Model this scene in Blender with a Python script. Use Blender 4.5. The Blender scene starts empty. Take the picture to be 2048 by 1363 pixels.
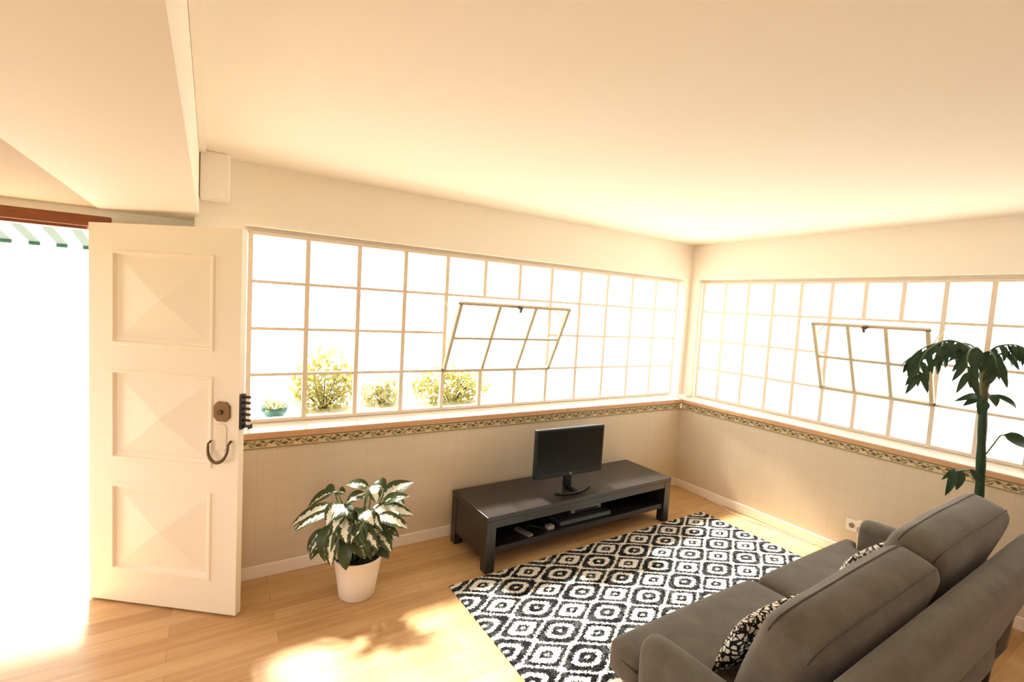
import bpy, bmesh, math, random
from mathutils import Vector, Matrix, noise
C = bpy.context.scene.collection
PI = math.pi
V = Vector
rnd = random.Random(7)

# ------------------------------------------------------------------ materials
def mat(name, col=(.8, .8, .8), rough=.6, spec=.4, metal=0.0):
    m = bpy.data.materials.new(name); m.use_nodes = True
    b = m.node_tree.nodes['Principled BSDF']
    b.inputs['Base Color'].default_value = (*col, 1)
    b.inputs['Roughness'].default_value = rough
    b.inputs['Specular IOR Level'].default_value = spec
    b.inputs['Metallic'].default_value = metal
    return m

class NT:
    """tiny node-tree helper"""
    def __init__(s, m):
        s.t = m.node_tree; s.n = s.t.nodes; s.l = s.t.links; s.b = s.n['Principled BSDF']
    def new(s, k, **kw):
        x = s.n.new(k)
        for a, v in kw.items(): setattr(x, a, v)
        return x
    def put(s, sock, v):
        if isinstance(v, bpy.types.NodeSocket): s.l.new(v, sock)
        else: sock.default_value = v
    def math(s, op, a, b=0.0, c=None):
        x = s.new('ShaderNodeMath', operation=op)
        s.put(x.inputs[0], a); s.put(x.inputs[1], b)
        if c is not None: s.put(x.inputs[2], c)
        return x.outputs[0]
    def mix(s, f, a, b):
        x = s.new('ShaderNodeMix', data_type='RGBA')
        s.put(x.inputs[0], f); s.put(x.inputs[6], a); s.put(x.inputs[7], b)
        return x.outputs[2]
    def xyz(s, which='Object'):
        tc = s.new('ShaderNodeTexCoord'); sp = s.new('ShaderNodeSeparateXYZ')
        s.l.new(tc.outputs[which], sp.inputs[0]); return tc.outputs[which], sp.outputs
    def noise(s, vec, scale, detail=3, rough=.5):
        x = s.new('ShaderNodeTexNoise'); x.inputs['Scale'].default_value = scale
        x.inputs['Detail'].default_value = detail; x.inputs['Roughness'].default_value = rough
        s.l.new(vec, x.inputs['Vector']); return x.outputs['Fac'], x.outputs['Color']
    def scale(s, vec, sc):
        x = s.new('ShaderNodeMapping'); x.inputs['Scale'].default_value = sc
        s.l.new(vec, x.inputs['Vector']); return x.outputs[0]
    def ramp(s, f, stops):
        x = s.new('ShaderNodeValToRGB'); s.l.new(f, x.inputs[0])
        e = x.color_ramp.elements
        while len(e) < len(stops): e.new(.5)
        for k, (p, c) in enumerate(stops): e[k].position = p; e[k].color = (*c, 1)
        return x.outputs[0]
    def bump(s, h, strength=.2, dist=.01):
        x = s.new('ShaderNodeBump'); x.inputs['Strength'].default_value = strength
        x.inputs['Distance'].default_value = dist; s.l.new(h, x.inputs['Height'])
        s.l.new(x.outputs[0], s.b.inputs['Normal'])

def rgba(c): return (*c, 1.0)

PAINT = (.90, .845, .755)
def paint(name, col, rough=.7):
    m = mat(name, col, rough, .2); t = NT(m); o, _ = t.xyz()
    f, _ = t.noise(o, 1.3, 3)
    t.l.new(t.mix(f, rgba([c * .98 for c in col]), rgba(col)), t.b.inputs['Base Color'])
    f2, _ = t.noise(o, 60, 4); t.bump(f2, .04, .004)
    return m
M_CEIL = paint('ceiling_paint', (.88, .81, .70))
M_WALL = paint('wall_paint', PAINT)
M_TAN = paint('tan_ceiling_tone', (.56, .43, .275))  # even tan tone, darker than the cream soffit next to it
M_TRIM = paint('white_gloss_paint', (.86, .78, .67), .4)
M_BOX = paint('box_paint', (.93, .90, .84), .5)
M_DOOR = paint('door_paint', (.88, .795, .655), .38)
M_STEEL = mat('cream_steel_paint', (.76, .64, .52), .45, .4)
M_OUTW = paint('outdoor_render', (.85, .82, .76), .9)

def tile_mat():
    m = mat('beige_wall_tile', (.7, .58, .42), .3, .4); t = NT(m); o, s = t.xyz()
    def grid(a, off):
        x = t.math('FRACT', t.math('MULTIPLY', t.math('ADD', a, off), 1 / .111))
        return t.math('LESS_THAN', t.math('ABSOLUTE', t.math('SUBTRACT', x, .5)), .487)
    # walls lie along x (y=0) or along y (x=0); x+y serves both
    u = t.math('ADD', s[0], s[1])
    g = t.math('MULTIPLY', grid(u, 20 + .0005), grid(s[2], 10 + .04))
    f, _ = t.noise(o, 2.2, 4)
    base = t.mix(f, rgba((.60, .505, .37)), rgba((.70, .60, .445)))
    t.l.new(t.mix(g, rgba((.585, .485, .35)), base), t.b.inputs['Base Color'])
    t.bump(g, .15, .002)
    return m
M_TILE = tile_mat()

def floor_mat():
    m = mat('oak_laminate', (.5, .3, .14), .32, .35); t = NT(m); o, s = t.xyz()
    br = t.new('ShaderNodeTexBrick'); br.offset = .37; br.squash = 1
    t.l.new(o, br.inputs['Vector'])
    for k, v in (('Scale', 1.0), ('Mortar Size', .0018), ('Mortar Smooth', .2), ('Bias', 0.0), ('Brick Width', 1.28), ('Row Height', .096)):
        br.inputs[k].default_value = v
    br.inputs['Color1'].default_value = (.25, .25, .25, 1); br.inputs['Color2'].default_value = (.8, .8, .8, 1)
    br.inputs['Mortar'].default_value = (0, 0, 0, 1)
    f, _ = t.noise(t.scale(o, (1.0, 14, 1)), 2.2, 6, .6)
    f2, _ = t.noise(t.scale(o, (2.5, 40, 1)), 3.0, 4, .6)
    f3, _ = t.noise(t.scale(o, (.8, 3.0, 1)), 1.6, 3, .5)
    sep = t.new('ShaderNodeSeparateColor'); t.l.new(br.outputs['Color'], sep.inputs[0])
    g = t.math('ADD', t.math('MULTIPLY', f, .45), t.math('MULTIPLY', f2, .2))
    g = t.math('ADD', g, t.math('MULTIPLY', sep.outputs[0], .34))
    g = t.math('ADD', g, t.math('MULTIPLY', f3, .25))
    col = t.ramp(g, [(.36, (.33, .178, .072)), (.60, (.52, .31, .14)), (.88, (.66, .44, .225))])
    t.l.new(t.mix(br.outputs['Fac'], col, rgba((.40, .235, .105))), t.b.inputs['Base Color'])
    t.bump(f2, .05, .002)
    return m
M_FLOOR = floor_mat()

def wood_mat(name, c1, c2, sc, rough, spec=.4):
    m = mat(name, c1, rough, spec); t = NT(m); o, _ = t.xyz()
    f, _ = t.noise(t.scale(o, sc), 3, 5, .6)
    t.l.new(t.mix(f, rgba(c1), rgba(c2)), t.b.inputs['Base Color'])
    t.bump(f, .04, .002)
    return m
M_BENCH = wood_mat('black_brown_wood', (.012, .0085, .007), (.022, .016, .013), (2, 30, 30), .31, .55)
M_HEAD = wood_mat('red_brown_timber', (.20, .055, .018), (.36, .12, .045), (2, 30, 30), .4)
M_SILLEDGE = wood_mat('terracotta_edge', (.50, .27, .13), (.66, .40, .22), (5, 5, 8), .5)
M_SILL = paint('sill_paint', (.93, .89, .82), .35)

def rug_mat():
    m = mat('black_white_rug', (.02, .02, .02), .95, .1); t = NT(m); o, s = t.xyz()
    A, B = .3495, .2268
    _, nc = t.noise(o, 95, 1)
    sp = t.new('ShaderNodeSeparateColor'); t.l.new(nc, sp.inputs[0])
    u = t.math('MULTIPLY', s[0], 1 / A); v = t.math('MULTIPLY', s[1], 1 / B)
    jit = .2
    p = t.math('ADD', t.math('ADD', u, v), t.math('MULTIPLY', t.math('SUBTRACT', sp.outputs[0], .5), jit))
    q = t.math('ADD', t.math('SUBTRACT', u, v), t.math('MULTIPLY', t.math('SUBTRACT', sp.outputs[1], .5), jit))
    rp = t.math('ROUND', p); rq = t.math('ROUND', q)
    sa = t.math('ABSOLUTE', t.math('SUBTRACT', p, rp)); ta = t.math('ABSOLUTE', t.math('SUBTRACT', q, rq))
    par = t.math('ABSOLUTE', t.math('SUBTRACT', t.math('MODULO', t.math('ABSOLUTE', t.math('ADD', rp, rq)), 2.0), 0.0))
    odd = t.math('GREATER_THAN', par, .5)                       # 1 = big motif
    mx = t.math('MAXIMUM', sa, ta); mn = t.math('MINIMUM', sa, ta)
    a = t.math('ADD', t.math('MULTIPLY', odd, mx), t.math('MULTIPLY', t.math('SUBTRACT', 1, odd), t.math('SUBTRACT', 1, mx)))
    b = mn
    N = t.math('MAXIMUM', t.math('MAXIMUM', a, b), t.math('MULTIPLY', t.math('ADD', a, b), .575))
    def band(x, lo, hi): return t.math('MULTIPLY', t.math('GREATER_THAN', x, lo), t.math('LESS_THAN', x, hi))
    outer = band(N, .500, .578)
    flower = t.math('MAXIMUM', t.math('MAXIMUM', a, b), t.math('MULTIPLY', t.math('ADD', a, b), .62))
    inner = band(flower, .205, .330)
    dot = t.math('LESS_THAN', t.math('ADD', a, b), .085)
    even = t.math('SUBTRACT', 1, odd)
    R = t.math('MAXIMUM', mx, t.math('MULTIPLY', t.math('ADD', mx, mn), .57))
    sq = t.math('MULTIPLY', even, band(R, .15, .305))
    sd = t.math('MULTIPLY', even, t.math('LESS_THAN', t.math('ADD', mx, t.math('MULTIPLY', mn, .4)), .06))
    w = t.math('MAXIMUM', t.math('MAXIMUM', outer, inner), t.math('MAXIMUM', dot, t.math('MAXIMUM', sq, sd)))
    w = t.math('MINIMUM', w, 1.0)
    g, _ = t.noise(o, 160, 2)
    g2, _ = t.noise(o, 22, 3)
    dark = t.ramp(t.math('MULTIPLY', t.math('ADD', g, g2), .5), [(.48, (.005, .005, .006)), (.70, (.10, .10, .10))])
    white = t.mix(g, rgba((.55, .52, .47)), rgba((.76, .73, .68)))
    t.l.new(t.mix(w, dark, white), t.b.inputs['Base Color'])
    t.bump(t.math('ADD', t.math('MULTIPLY', w, .5), g), .5, .006)
    return m
M_RUG = rug_mat()

def fabric_mat(name, c1, c2):
    m = mat(name, c1, .92, .15); t = NT(m); o, _ = t.xyz()
    f, _ = t.noise(o, 9, 5, .65); f2, _ = t.noise(o, 320, 2)
    k = t.math('ADD', t.math('MULTIPLY', f, .65), t.math('MULTIPLY', f2, .35))
    t.l.new(t.ramp(k, [(.35, c1), (.65, c2)]), t.b.inputs['Base Color'])
    t.b.inputs['Sheen Weight'].default_value = .25
    t.b.inputs['Sheen Roughness'].default_value = .5
    t.bump(f2, .25, .002)
    return m
M_SOFA = fabric_mat('taupe_fabric', (.088, .074, .057), (.142, .122, .097))
M_PIPE = fabric_mat('taupe_piping', (.045, .038, .028), (.07, .06, .045))
def throw_mat():
    m = mat('mottled_cushion_fabric', (.02, .02, .02), .9, .1); t = NT(m); o, _ = t.xyz()
    vo = t.new('ShaderNodeTexVoronoi'); vo.feature = 'DISTANCE_TO_EDGE'; vo.inputs['Scale'].default_value = 42
    t.l.new(o, vo.inputs['Vector'])
    f, _ = t.noise(o, 60, 3)
    k = t.math('GREATER_THAN', t.math('ADD', vo.outputs['Distance'], t.math('MULTIPLY', t.math('SUBTRACT', f, .5), .5)), .13)
    t.l.new(t.mix(k, rgba((.02, .018, .016)), rgba((.82, .78, .70))), t.b.inputs['Base Color'])
    return m
M_THROW = throw_mat()

M_TV = mat('black_plastic', (.012, .012, .012), .35, .4)
M_SCREEN = mat('dark_screen', (.008, .0075, .007), .25, .25)
M_GREY = mat('grey_plastic', (.30, .29, .27), .4)
M_WHITEP = mat('white_plastic', (.80, .76, .68), .4)
M_DARKP = mat('dark_grey_plastic', (.035, .035, .035), .4)
M_BRONZE = mat('aged_bronze', (.22, .115, .045), .45, .5, .55)
M_BRASSK = mat('dark_brass', (.12, .07, .03), .4, .5, .6)
M_IRON = mat('dark_iron', (.028, .02, .016), .5, .4, .2)
M_PLATE = mat('cream_plate', (.80, .69, .53), .45)
M_POT = mat('white_pot_plastic', (.84, .77, .68), .4)
M_SOIL = mat('dark_soil', (.02, .014, .009), .95)
M_TEAL = mat('teal_glaze', (.035, .14, .14), .35)
M_STEM = mat('green_stem', (.05, .11, .03), .45)
M_WOODY = mat('woody_stem', (.10, .09, .03), .7)
M_PEBBLE = mat('paving', (.70, .67, .61), .95, .1)
M_CORD = mat('white_cord', (.82, .72, .56), .5)
M_CHROME = mat('dull_brass_latch', (.16, .11, .06), .4, .5, .5)

def leaf_mat(name, green, pale, translucent=.25, varieg=True):
    m = mat(name, green, .38, .4); t = NT(m)
    tc = t.new('ShaderNodeTexCoord'); sp = t.new('ShaderNodeSeparateXYZ'); t.l.new(tc.outputs['UV'], sp.inputs[0])
    if varieg:      # uv.x across the blade 0..1, uv.y = amount of cream variegation, constant per leaf
        across = t.math('ABSOLUTE', t.math('SUBTRACT', sp.outputs[0], .5))
        f, _ = t.noise(tc.outputs['Object'], 55, 4, .7)
        edge = t.math('MULTIPLY', sp.outputs[1], .285)
        k = t.math('ADD', t.math('SUBTRACT', edge, across), t.math('MULTIPLY', t.math('SUBTRACT', f, .5), .75))
        fac = t.math('MULTIPLY', t.math('GREATER_THAN', k, .02), t.math('GREATER_THAN', sp.outputs[1], .05))
        g2, _ = t.noise(tc.outputs['Object'], 12, 3)
        base = t.mix(g2, rgba([c * .6 for c in green]), rgba([c * 1.3 for c in green]))
        t.l.new(t.mix(fac, base, rgba(pale)), t.b.inputs['Base Color'])
    else:
        f, _ = t.noise(tc.outputs['Object'], 14, 3)
        t.l.new(t.mix(f, rgba([c * .7 for c in green]), rgba(pale)), t.b.inputs['Base Color'])
    if translucent:
        tr = t.new('ShaderNodeBsdfTranslucent'); mx = t.new('ShaderNodeMixShader')
        mx.inputs[0].default_value = translucent
        col = t.b.inputs['Base Color'].links[0].from_socket; t.l.new(col, tr.inputs['Color'])
        out = t.n['Material Output']
        t.l.new(t.b.outputs[0], mx.inputs[1]); t.l.new(tr.outputs[0], mx.inputs[2]); t.l.new(mx.outputs[0], out.inputs['Surface'])
    return m
M_DIEFF = leaf_mat('variegated_leaf', (.05, .07, .02), (.80, .80, .68), .12)
M_PALM = leaf_mat('deep_green_leaf', (.010, .032, .014), (.03, .07, .03), .1, False)
M_BUSH = leaf_mat('garden_leaf', (.42, .40, .10), (.72, .67, .30), .55, False)
M_BUSH2 = leaf_mat('pale_garden_leaf', (.50, .47, .22), (.70, .66, .38), .5, False)

def glass_mat():
    m = bpy.data.materials.new('window_glass'); m.use_nodes = True
    nt = m.node_tree; nt.nodes.clear()
    o = nt.nodes.new('ShaderNodeOutputMaterial'); mx = nt.nodes.new('ShaderNodeMixShader')
    tr = nt.nodes.new('ShaderNodeBsdfTransparent'); gl = nt.nodes.new('ShaderNodeBsdfGlossy'); fr = nt.nodes.new('ShaderNodeLayerWeight'); pw = nt.nodes.new('ShaderNodeMath'); pw.operation = 'MULTIPLY_ADD'
    p4 = nt.nodes.new('ShaderNodeMath'); p4.operation = 'POWER'; p4.inputs[1].default_value = 5; pw.inputs[1].default_value = .7; pw.inputs[2].default_value = .035
    gl.inputs['Roughness'].default_value = .02
    tr.inputs['Color'].default_value = (.97, .98, .97, 1)
    nt.links.new(fr.outputs['Facing'], p4.inputs[0]); nt.links.new(p4.outputs[0], pw.inputs[0]); nt.links.new(pw.outputs[0], mx.inputs[0]); nt.links.new(tr.outputs[0], mx.inputs[1]); nt.links.new(gl.outputs[0], mx.inputs[2])
    nt.links.new(mx.outputs[0], o.inputs['Surface'])
    return m
M_GLASS = glass_mat()

def awning_mat(name='striped_awning_canvas', green=(.20, .24, .22)):
    m = mat(name, (.8, .8, .8), .9, .1); t = NT(m); o, s = t.xyz()
    k = t.math('FRACT', t.math('MULTIPLY', t.math('ADD', s[0], 20 + .027), 1 / .1445))
    st = t.math('LESS_THAN', k, .42)
    col = t.mix(st, rgba((.86, .86, .84)), rgba(green))
    t.l.new(col, t.b.inputs['Base Color'])
    tr = t.new('ShaderNodeBsdfTranslucent'); mx = t.new('ShaderNodeMixShader'); mx.inputs[0].default_value = .45
    t.l.new(col, tr.inputs['Color'])
    t.l.new(t.b.outputs[0], mx.inputs[1]); t.l.new(tr.outputs[0], mx.inputs[2]); t.l.new(mx.outputs[0], t.n['Material Output'].inputs['Surface'])
    return m
M_AWN = awning_mat()
M_AWN2 = awning_mat('striped_awning_valance', (.05, .12, .08))
M_BORDER = mat('border_tile_cream', (.66, .55, .34), .35, .4)
M_OLIVE = mat('border_olive', (.27, .21, .085), .35, .4)
M_DKOLV = mat('border_dark_leaf', (.13, .095, .035), .35, .4)
M_TERRA = mat('border_terracotta', (.46, .25, .12), .35, .4)

# ------------------------------------------------------------------ geometry helpers
def obj(name, bm, mats, parent=None, smooth=False, mods=()):
    me = bpy.data.meshes.new(name); bmesh.ops.recalc_face_normals(bm, faces=bm.faces) if not getattr(bm, '_keep', False) else None
    bm.to_mesh(me); bm.free()
    if not isinstance(mats, (list, tuple)): mats = [mats]
    for m in mats: me.materials.append(m)
    if smooth:
        for p in me.polygons: p.use_smooth = True
    o = bpy.data.objects.new(name, me); C.objects.link(o)
    if parent: o.parent = parent
    return o
def bevel(o, w=.004, seg=2, ang=40):
    b = o.modifiers.new('bevel', 'BEVEL'); b.width = w; b.segments = seg; b.limit_method = 'ANGLE'; b.angle_limit = math.radians(ang)
    return o
def box(bm, lo, hi, M=None, mi=0):
    x0, y0, z0 = lo; x1, y1, z1 = hi
    vs = [bm.verts.new(V(p) if M is None else M @ V(p)) for p in
          ((x0, y0, z0), (x1, y0, z0), (x1, y1, z0), (x0, y1, z0), (x0, y0, z1), (x1, y0, z1), (x1, y1, z1), (x0, y1, z1))]
    for q in ((0, 3, 2, 1), (4, 5, 6, 7), (0, 1, 5, 4), (1, 2, 6, 5), (2, 3, 7, 6), (3, 0, 4, 7)):
        f = bm.faces.new([vs[i] for i in q]); f.material_index = mi
    return bm
def B(*boxes, M=None):
    bm = bmesh.new()
    for lo, hi in boxes: box(bm, lo, hi, M)
    return bm
def tube(bm, pts, r, n=10, cap=True):
    pts = [V(p) for p in pts]; rs = r if isinstance(r, (list, tuple)) else [r] * len(pts)
    rings = []; prev = None
    for i, p in enumerate(pts):
        d = (pts[min(i + 1, len(pts) - 1)] - pts[max(i - 1, 0)]).normalized()
        if prev is None: a = d.orthogonal().normalized()
        else: a = (prev - d * prev.dot(d)); a = a.normalized() if a.length > 1e-6 else d.orthogonal().normalized()
        prev = a; b = d.cross(a)
        rings.append([bm.verts.new(p + (a * math.cos(2 * PI * k / n) + b * math.sin(2 * PI * k / n)) * rs[i]) for k in range(n)])
    for r0, r1 in zip(rings, rings[1:]):
        for k in range(n): bm.faces.new((r0[k], r0[(k + 1) % n], r1[(k + 1) % n], r1[k]))
    if cap:
        bm.faces.new(rings[0][::-1]); bm.faces.new(rings[-1])
    return bm
def lathe(bm, prof, n=40, c=(0, 0, 0)):
    c = V(c); rings = []
    for r, z in prof:
        if r < 1e-5: rings.append([bm.verts.new(c + V((0, 0, z)))])
        else: rings.append([bm.verts.new(c + V((r * math.cos(2 * PI * k / n), r * math.sin(2 * PI * k / n), z))) for k in range(n)])
    for a, b in zip(rings, rings[1:]):
        for k in range(n):
            k2 = (k + 1) % n
            if len(a) == 1 and len(b) == 1: continue
            if len(a) == 1: bm.faces.new((a[0], b[k2], b[k]))
            elif len(b) == 1: bm.faces.new((a[k], a[k2], b[0]))
            else: bm.faces.new((a[k], a[k2], b[k2], b[k]))
    return bm
def prism(bm, poly, axis_vec, M=None, mi=0):
    """extrude polygon (list of 3-D points) along axis_vec"""
    T = (lambda p: p) if M is None else (lambda p: M @ p)
    d = V(axis_vec)
    a = [bm.verts.new(T(V(p))) for p in poly]; b = [bm.verts.new(T(V(p) + d)) for p in poly]
    n = len(poly)
    fs = [bm.faces.new(a[::-1]), bm.faces.new(b)]
    for k in range(n): fs.append(bm.faces.new((a[k], a[(k + 1) % n], b[(k + 1) % n], b[k])))
    for f in fs: f.material_index = mi
    return bm
def cushion(size, r, puff=(0, 0, 0), n=(14, 14, 8), M=None, jig=0.0, seed=0):
    """rounded, puffed upholstery block centred on the origin"""
    hx, hy, hz = (s / 2 for s in size)
    bm = bmesh.new(); idx = {}
    def P(i, j, k):
        key = (i, j, k)
        if key in idx: return idx[key]
        s = V((-1 + 2 * i / n[0], -1 + 2 * j / n[1], -1 + 2 * k / n[2]))
        # concentrate samples near the edges
        s = V([math.copysign(abs(c) ** .75, c) for c in s])
        p = V((s.x * hx, s.y * hy, s.z * hz))
        inn = V((max(-hx + r, min(hx - r, p.x)), max(-hy + r, min(hy - r, p.y)), max(-hz + r, min(hz - r, p.z))))
        d = p - inn
        if d.length > 1e-9: p = inn + d.normalized() * r
        ax, ay, az = (1 - s.x ** 2), (1 - s.y ** 2), (1 - s.z ** 2)
        p.x += math.copysign(puff[0] * ay * az * abs(s.x), s.x)
        p.y += math.copysign(puff[1] * ax * az * abs(s.y), s.y)
        p.z += math.copysign(puff[2] * ax * ay * abs(s.z), s.z)
        if jig:
            p += noise.noise_vector(p * 4 + V((seed * 7.3, 0, 0))) * jig
        v = bm.verts.new(M @ p if M else p); idx[key] = v; return v
    for (a, b, c) in ((0, 1, 2), (1, 2, 0), (2, 0, 1)):
        for side in (0, 1):
            for i in range(n[a]):
                for j in range(n[b]):
                    q = []
                    for di, dj in ((0, 0), (1, 0), (1, 1), (0, 1)):
                        k = [0, 0, 0]; k[a] = i + di; k[b] = j + dj; k[c] = side * n[c]; q.append(P(*k))
                    bm.faces.new(q if side else q[::-1])
    return bm
def thing(name, label, cat, loc=(0, 0, 0), group=None):
    o = bpy.data.objects.new(name, None); C.objects.link(o); o.location = loc
    o['label'] = label; o['category'] = cat
    if group: o['group'] = group
    return o
def tag(o, label, cat, group=None):
    o['label'] = label; o['category'] = cat
    if group: o['group'] = group
    return o
def struct(o, label=None, cat=None):
    o['kind'] = 'structure'
    if label: o['label'] = label
    if cat: o['category'] = cat
    return o
def rel(o, *pts):     # world points -> local of an unrotated empty
    return [V(p) - o.location for p in pts]

# ------------------------------------------------------------------ the room shell
ZC, ZL = 2.494, 2.145            # ceiling, lintel underside
ZT, ZB = 2.109, .976             # window frame top / bottom
XE = -4.215                      # left end of the window wall / edge of the dropped soffit
XL, YB = -7.2, -6.2              # far left wall, back wall (behind the camera)
D = .066                         # window set-back
YD = .20                         # inner face of the entry wall
ZS = 2.152                       # soffit height by the entry

fl = obj('floor', B(((XL, YB, -.08), (0.2, .36, 0))), M_FLOOR); struct(fl, 'light oak laminate floor of long boards', 'floor')
struct(obj('ceiling', B(((XE, YB, ZC), (.2, .2, ZC + .1))), M_CEIL), 'cream painted ceiling above the windows', 'ceiling')
# dropped ceiling over the entry: beam side, soffit, tan panel beside it
struct(obj('ceiling', B(((-4.665, YB, ZS), (XE, .36, ZC + .1))), M_CEIL), 'lowered cream soffit between the door and the main ceiling', 'ceiling')
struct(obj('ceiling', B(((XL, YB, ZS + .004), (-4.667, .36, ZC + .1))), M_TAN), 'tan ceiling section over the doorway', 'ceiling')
# thin plaster rib where soffit side meets the ceiling
struct(obj('trim_1', B(((XE + .001, YB, ZC - .022), (XE + .03, -.15, ZC))), M_TRIM), 'narrow plaster strip along the ceiling edge by the lowered soffit', 'trim')

# window wall behind the tv bench: tiled base, header and pier (tiles stop under the border)
struct(obj('wall_front', B(((XE, 0, 0), (.2, .16, .816))), M_TILE), 'beige tiled lower wall behind the black bench', 'wall')
struct(obj('wall_front_header', B(((XE, 0, ZL), (.2, .16, ZC + .05)), ((XE, 0, .816), (-3.99, .16, ZL)), ((-.07, 0, .96), (.0, .16, ZL)),
       ((-3.99, D + .02, ZT), (.0, .16, ZL)), ((-3.99, .02, .816), (0, .16, .94))), M_WALL), 'cream wall band above the long window behind the bench', 'wall')
struct(obj('wall_right', B(((0, YB, 0), (.16, 0, .816))), M_TILE), 'beige tiled lower wall beside the sofa', 'wall')
struct(obj('wall_right_header', B(((0, YB, ZL), (.16, 0, ZC + .05)), ((.02, YB, .816), (.16, 0, .94)), ((0, -.085, .96), (.16, .16, ZL)),
       ((D + .02, -2.965, ZT), (.16, 0, ZL)), ((0, YB, .816), (.16, -2.965, ZL))), M_WALL), 'cream wall band above the window beside the sofa', 'wall')
# entry wall with the doorway, far left wall, back wall
struct(obj('wall_entry', B(((-4.70, YD, 0), (XE, .36, ZS)), ((XL, YD, 0), (-5.66, .36, ZS)), ((-5.66, YD, 2.118), (-4.70, .36, ZS)), ((XE - .02, .0, 0), (XE, .36, ZS))), M_WALL), 'short cream wall strip above and beside the open door', 'wall')
struct(obj('wall_left', B(((XL - .15, YB, 0), (XL, .36, .7)), ((XL - .15, YB, 2.1), (XL, .36, ZC)), ((XL - .15, YB, .7), (XL, -4.6, 2.1)), ((XL - .15, -.5, .7), (XL, .36, 2.1))), M_WALL))  # opening in this unseen wall is added to let fill light in
struct(obj('wall_back', B(((XL, YB - .15, 0), (.2, YB, .5)), ((XL, YB - .15, 2.15), (.2, YB, ZC)), ((XL, YB - .15, .5), (-5.4, YB, 2.15)), ((-4.3, YB - .15, .5), (.2, YB, 2.15))), M_WALL))  # unseen opening added here too, more fill from behind the camera

# skirting boards
def skirt(name, lo, hi, label):
    o = obj(name, B((lo, hi)), M_TRIM); bevel(o, .006, 2); struct(o, label, 'baseboard')
skirt('baseboard_front', (XE, -.014, 0), (-.0, 0, .084), 'cream skirting board below the wall behind the bench')
skirt('baseboard_right', (-.014, YB, 0), (0, -.014, .084), 'cream skirting board below the wall beside the sofa')

# window sills: sloping white board with a terracotta-coloured nosing
def sill(name, along, x0, x1, label):
    prof = [(.0, .905), (.0, .916), (-.022, .916), (-.022, .921), (D + .03, .972), (D + .03, .905)]   # (depth outward, z)
    nose = [(-.026, .880), (-.026, .9155), (.0, .9155), (.0, .880)]
    f = (lambda a, d, z: V((a, d, z))) if along == 'x' else (lambda a, d, z: V((d, a, z)))
    ax = f(x1 - x0, 0, 0)
    bm = prism(bmesh.new(), [f(x0, d, z) for d, z in prof], ax)
    o = obj(name, bm, M_SILL); struct(o, label, 'sill')
    n = obj('sill_nosing', prism(bmesh.new(), [f(x0, d, z) for d, z in nose], ax), M_SILLEDGE, o)
    n['label'] = 'terracotta coloured front edge'
    bevel(n, .004, 2)
sill('trim_2', 'x', -4.0, -.0, 'white window sill with terracotta nosing behind the bench')
sill('trim_3', 'y', -2.965, -.0, 'white window sill with terracotta nosing beside the sofa')

# decorative border of leaf-scroll tiles under each sill
def border(name, along, x0, x1, label):
    sgn = 1
    bm = bmesh.new()
    def P(u, w, e):        # u along, w up 0..1, e proud of the wall
        z = .816 + .062 * w
        return V((u, -e, z)) if along == 'x' else V((-e, u, z))
    def poly(pts, e, mi):
        a = [bm.verts.new(P(u, w, e)) for u, w in pts]
        f = bm.faces.new(a); f.material_index = mi
    def slab(u0, u1, w0, w1, e, mi):
        q = [(u0, w0), (u1, w0), (u1, w1), (u0, w1)]
        prism(bm, [P(u, w, 0) for u, w in q], P(0, 0, e) - P(0, 0, 0), mi=mi)
    slab(x0, x1, 0, 1, .006, 0)
    slab(x0, x1, .86, 1.0, .0075, 1); slab(x0, x1, .0, .10, .0075, 1)
    def leaf(u, w, l, t, ang, mi):
        pts = []
        for k in range(10):
            a = 2 * PI * k / 10; x = l * math.cos(a); y = t * math.sin(a) * (1 - .45 * math.cos(a))
            pts.append((u + x * math.cos(ang) - y * math.sin(ang), w + (x * math.sin(ang) + y * math.cos(ang)) / .062))
        poly(pts, .0078, mi)
    def stroke(pts, t, mi):
        n = len(pts)
        for (ua, wa), (ub, wb) in zip(pts, pts[1:]):
            du, dw = ub - ua, (wb - wa) * .062; L = math.hypot(du, dw) or 1; nu, nw = -dw / L * t, du / L * t / .062
            poly([(ua - nu, wa - nw), (ub - nu, wb - nw), (ub + nu, wb + nw), (ua + nu, wa + nw)], .0072, mi)
    T = .146
    u = x0 + .01
    while u + T < x1:
        stroke([(u + T * k / 14, .48 + .24 * math.sin(2 * PI * k / 14 + .4)) for k in range(15)], .0035, 1)
        leaf(u + .020, .62, .015, .0075, .5, 2); leaf(u + .046, .36, .013, .006, 2.3, 1); leaf(u + .068, .60, .016, .006, 1.0, 1)
        leaf(u + .093, .42, .018, .008, .25, 2); leaf(u + .118, .66, .013, .006, -.5, 2); leaf(u + .131, .30, .012, .007, .4, 3)
        leaf(u + .060, .22, .011, .004, 0, 1); leaf(u + .104, .72, .010, .004, 2.4, 1)
        u += T
    bm.normal_update()
    for f in bm.faces:
        if len(f.verts) != 4 or True: pass
    o = obj(name, bm, [M_BORDER, M_OLIVE, M_DKOLV, M_TERRA]); struct(o, label, 'tile border')
border('trim_4', 'x', -4.0, -.008, 'leaf scroll tile border under the sill behind the bench')
border('trim_5', 'y', -4.6, -.008, 'leaf scroll tile border under the sill beside the sofa')

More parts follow.
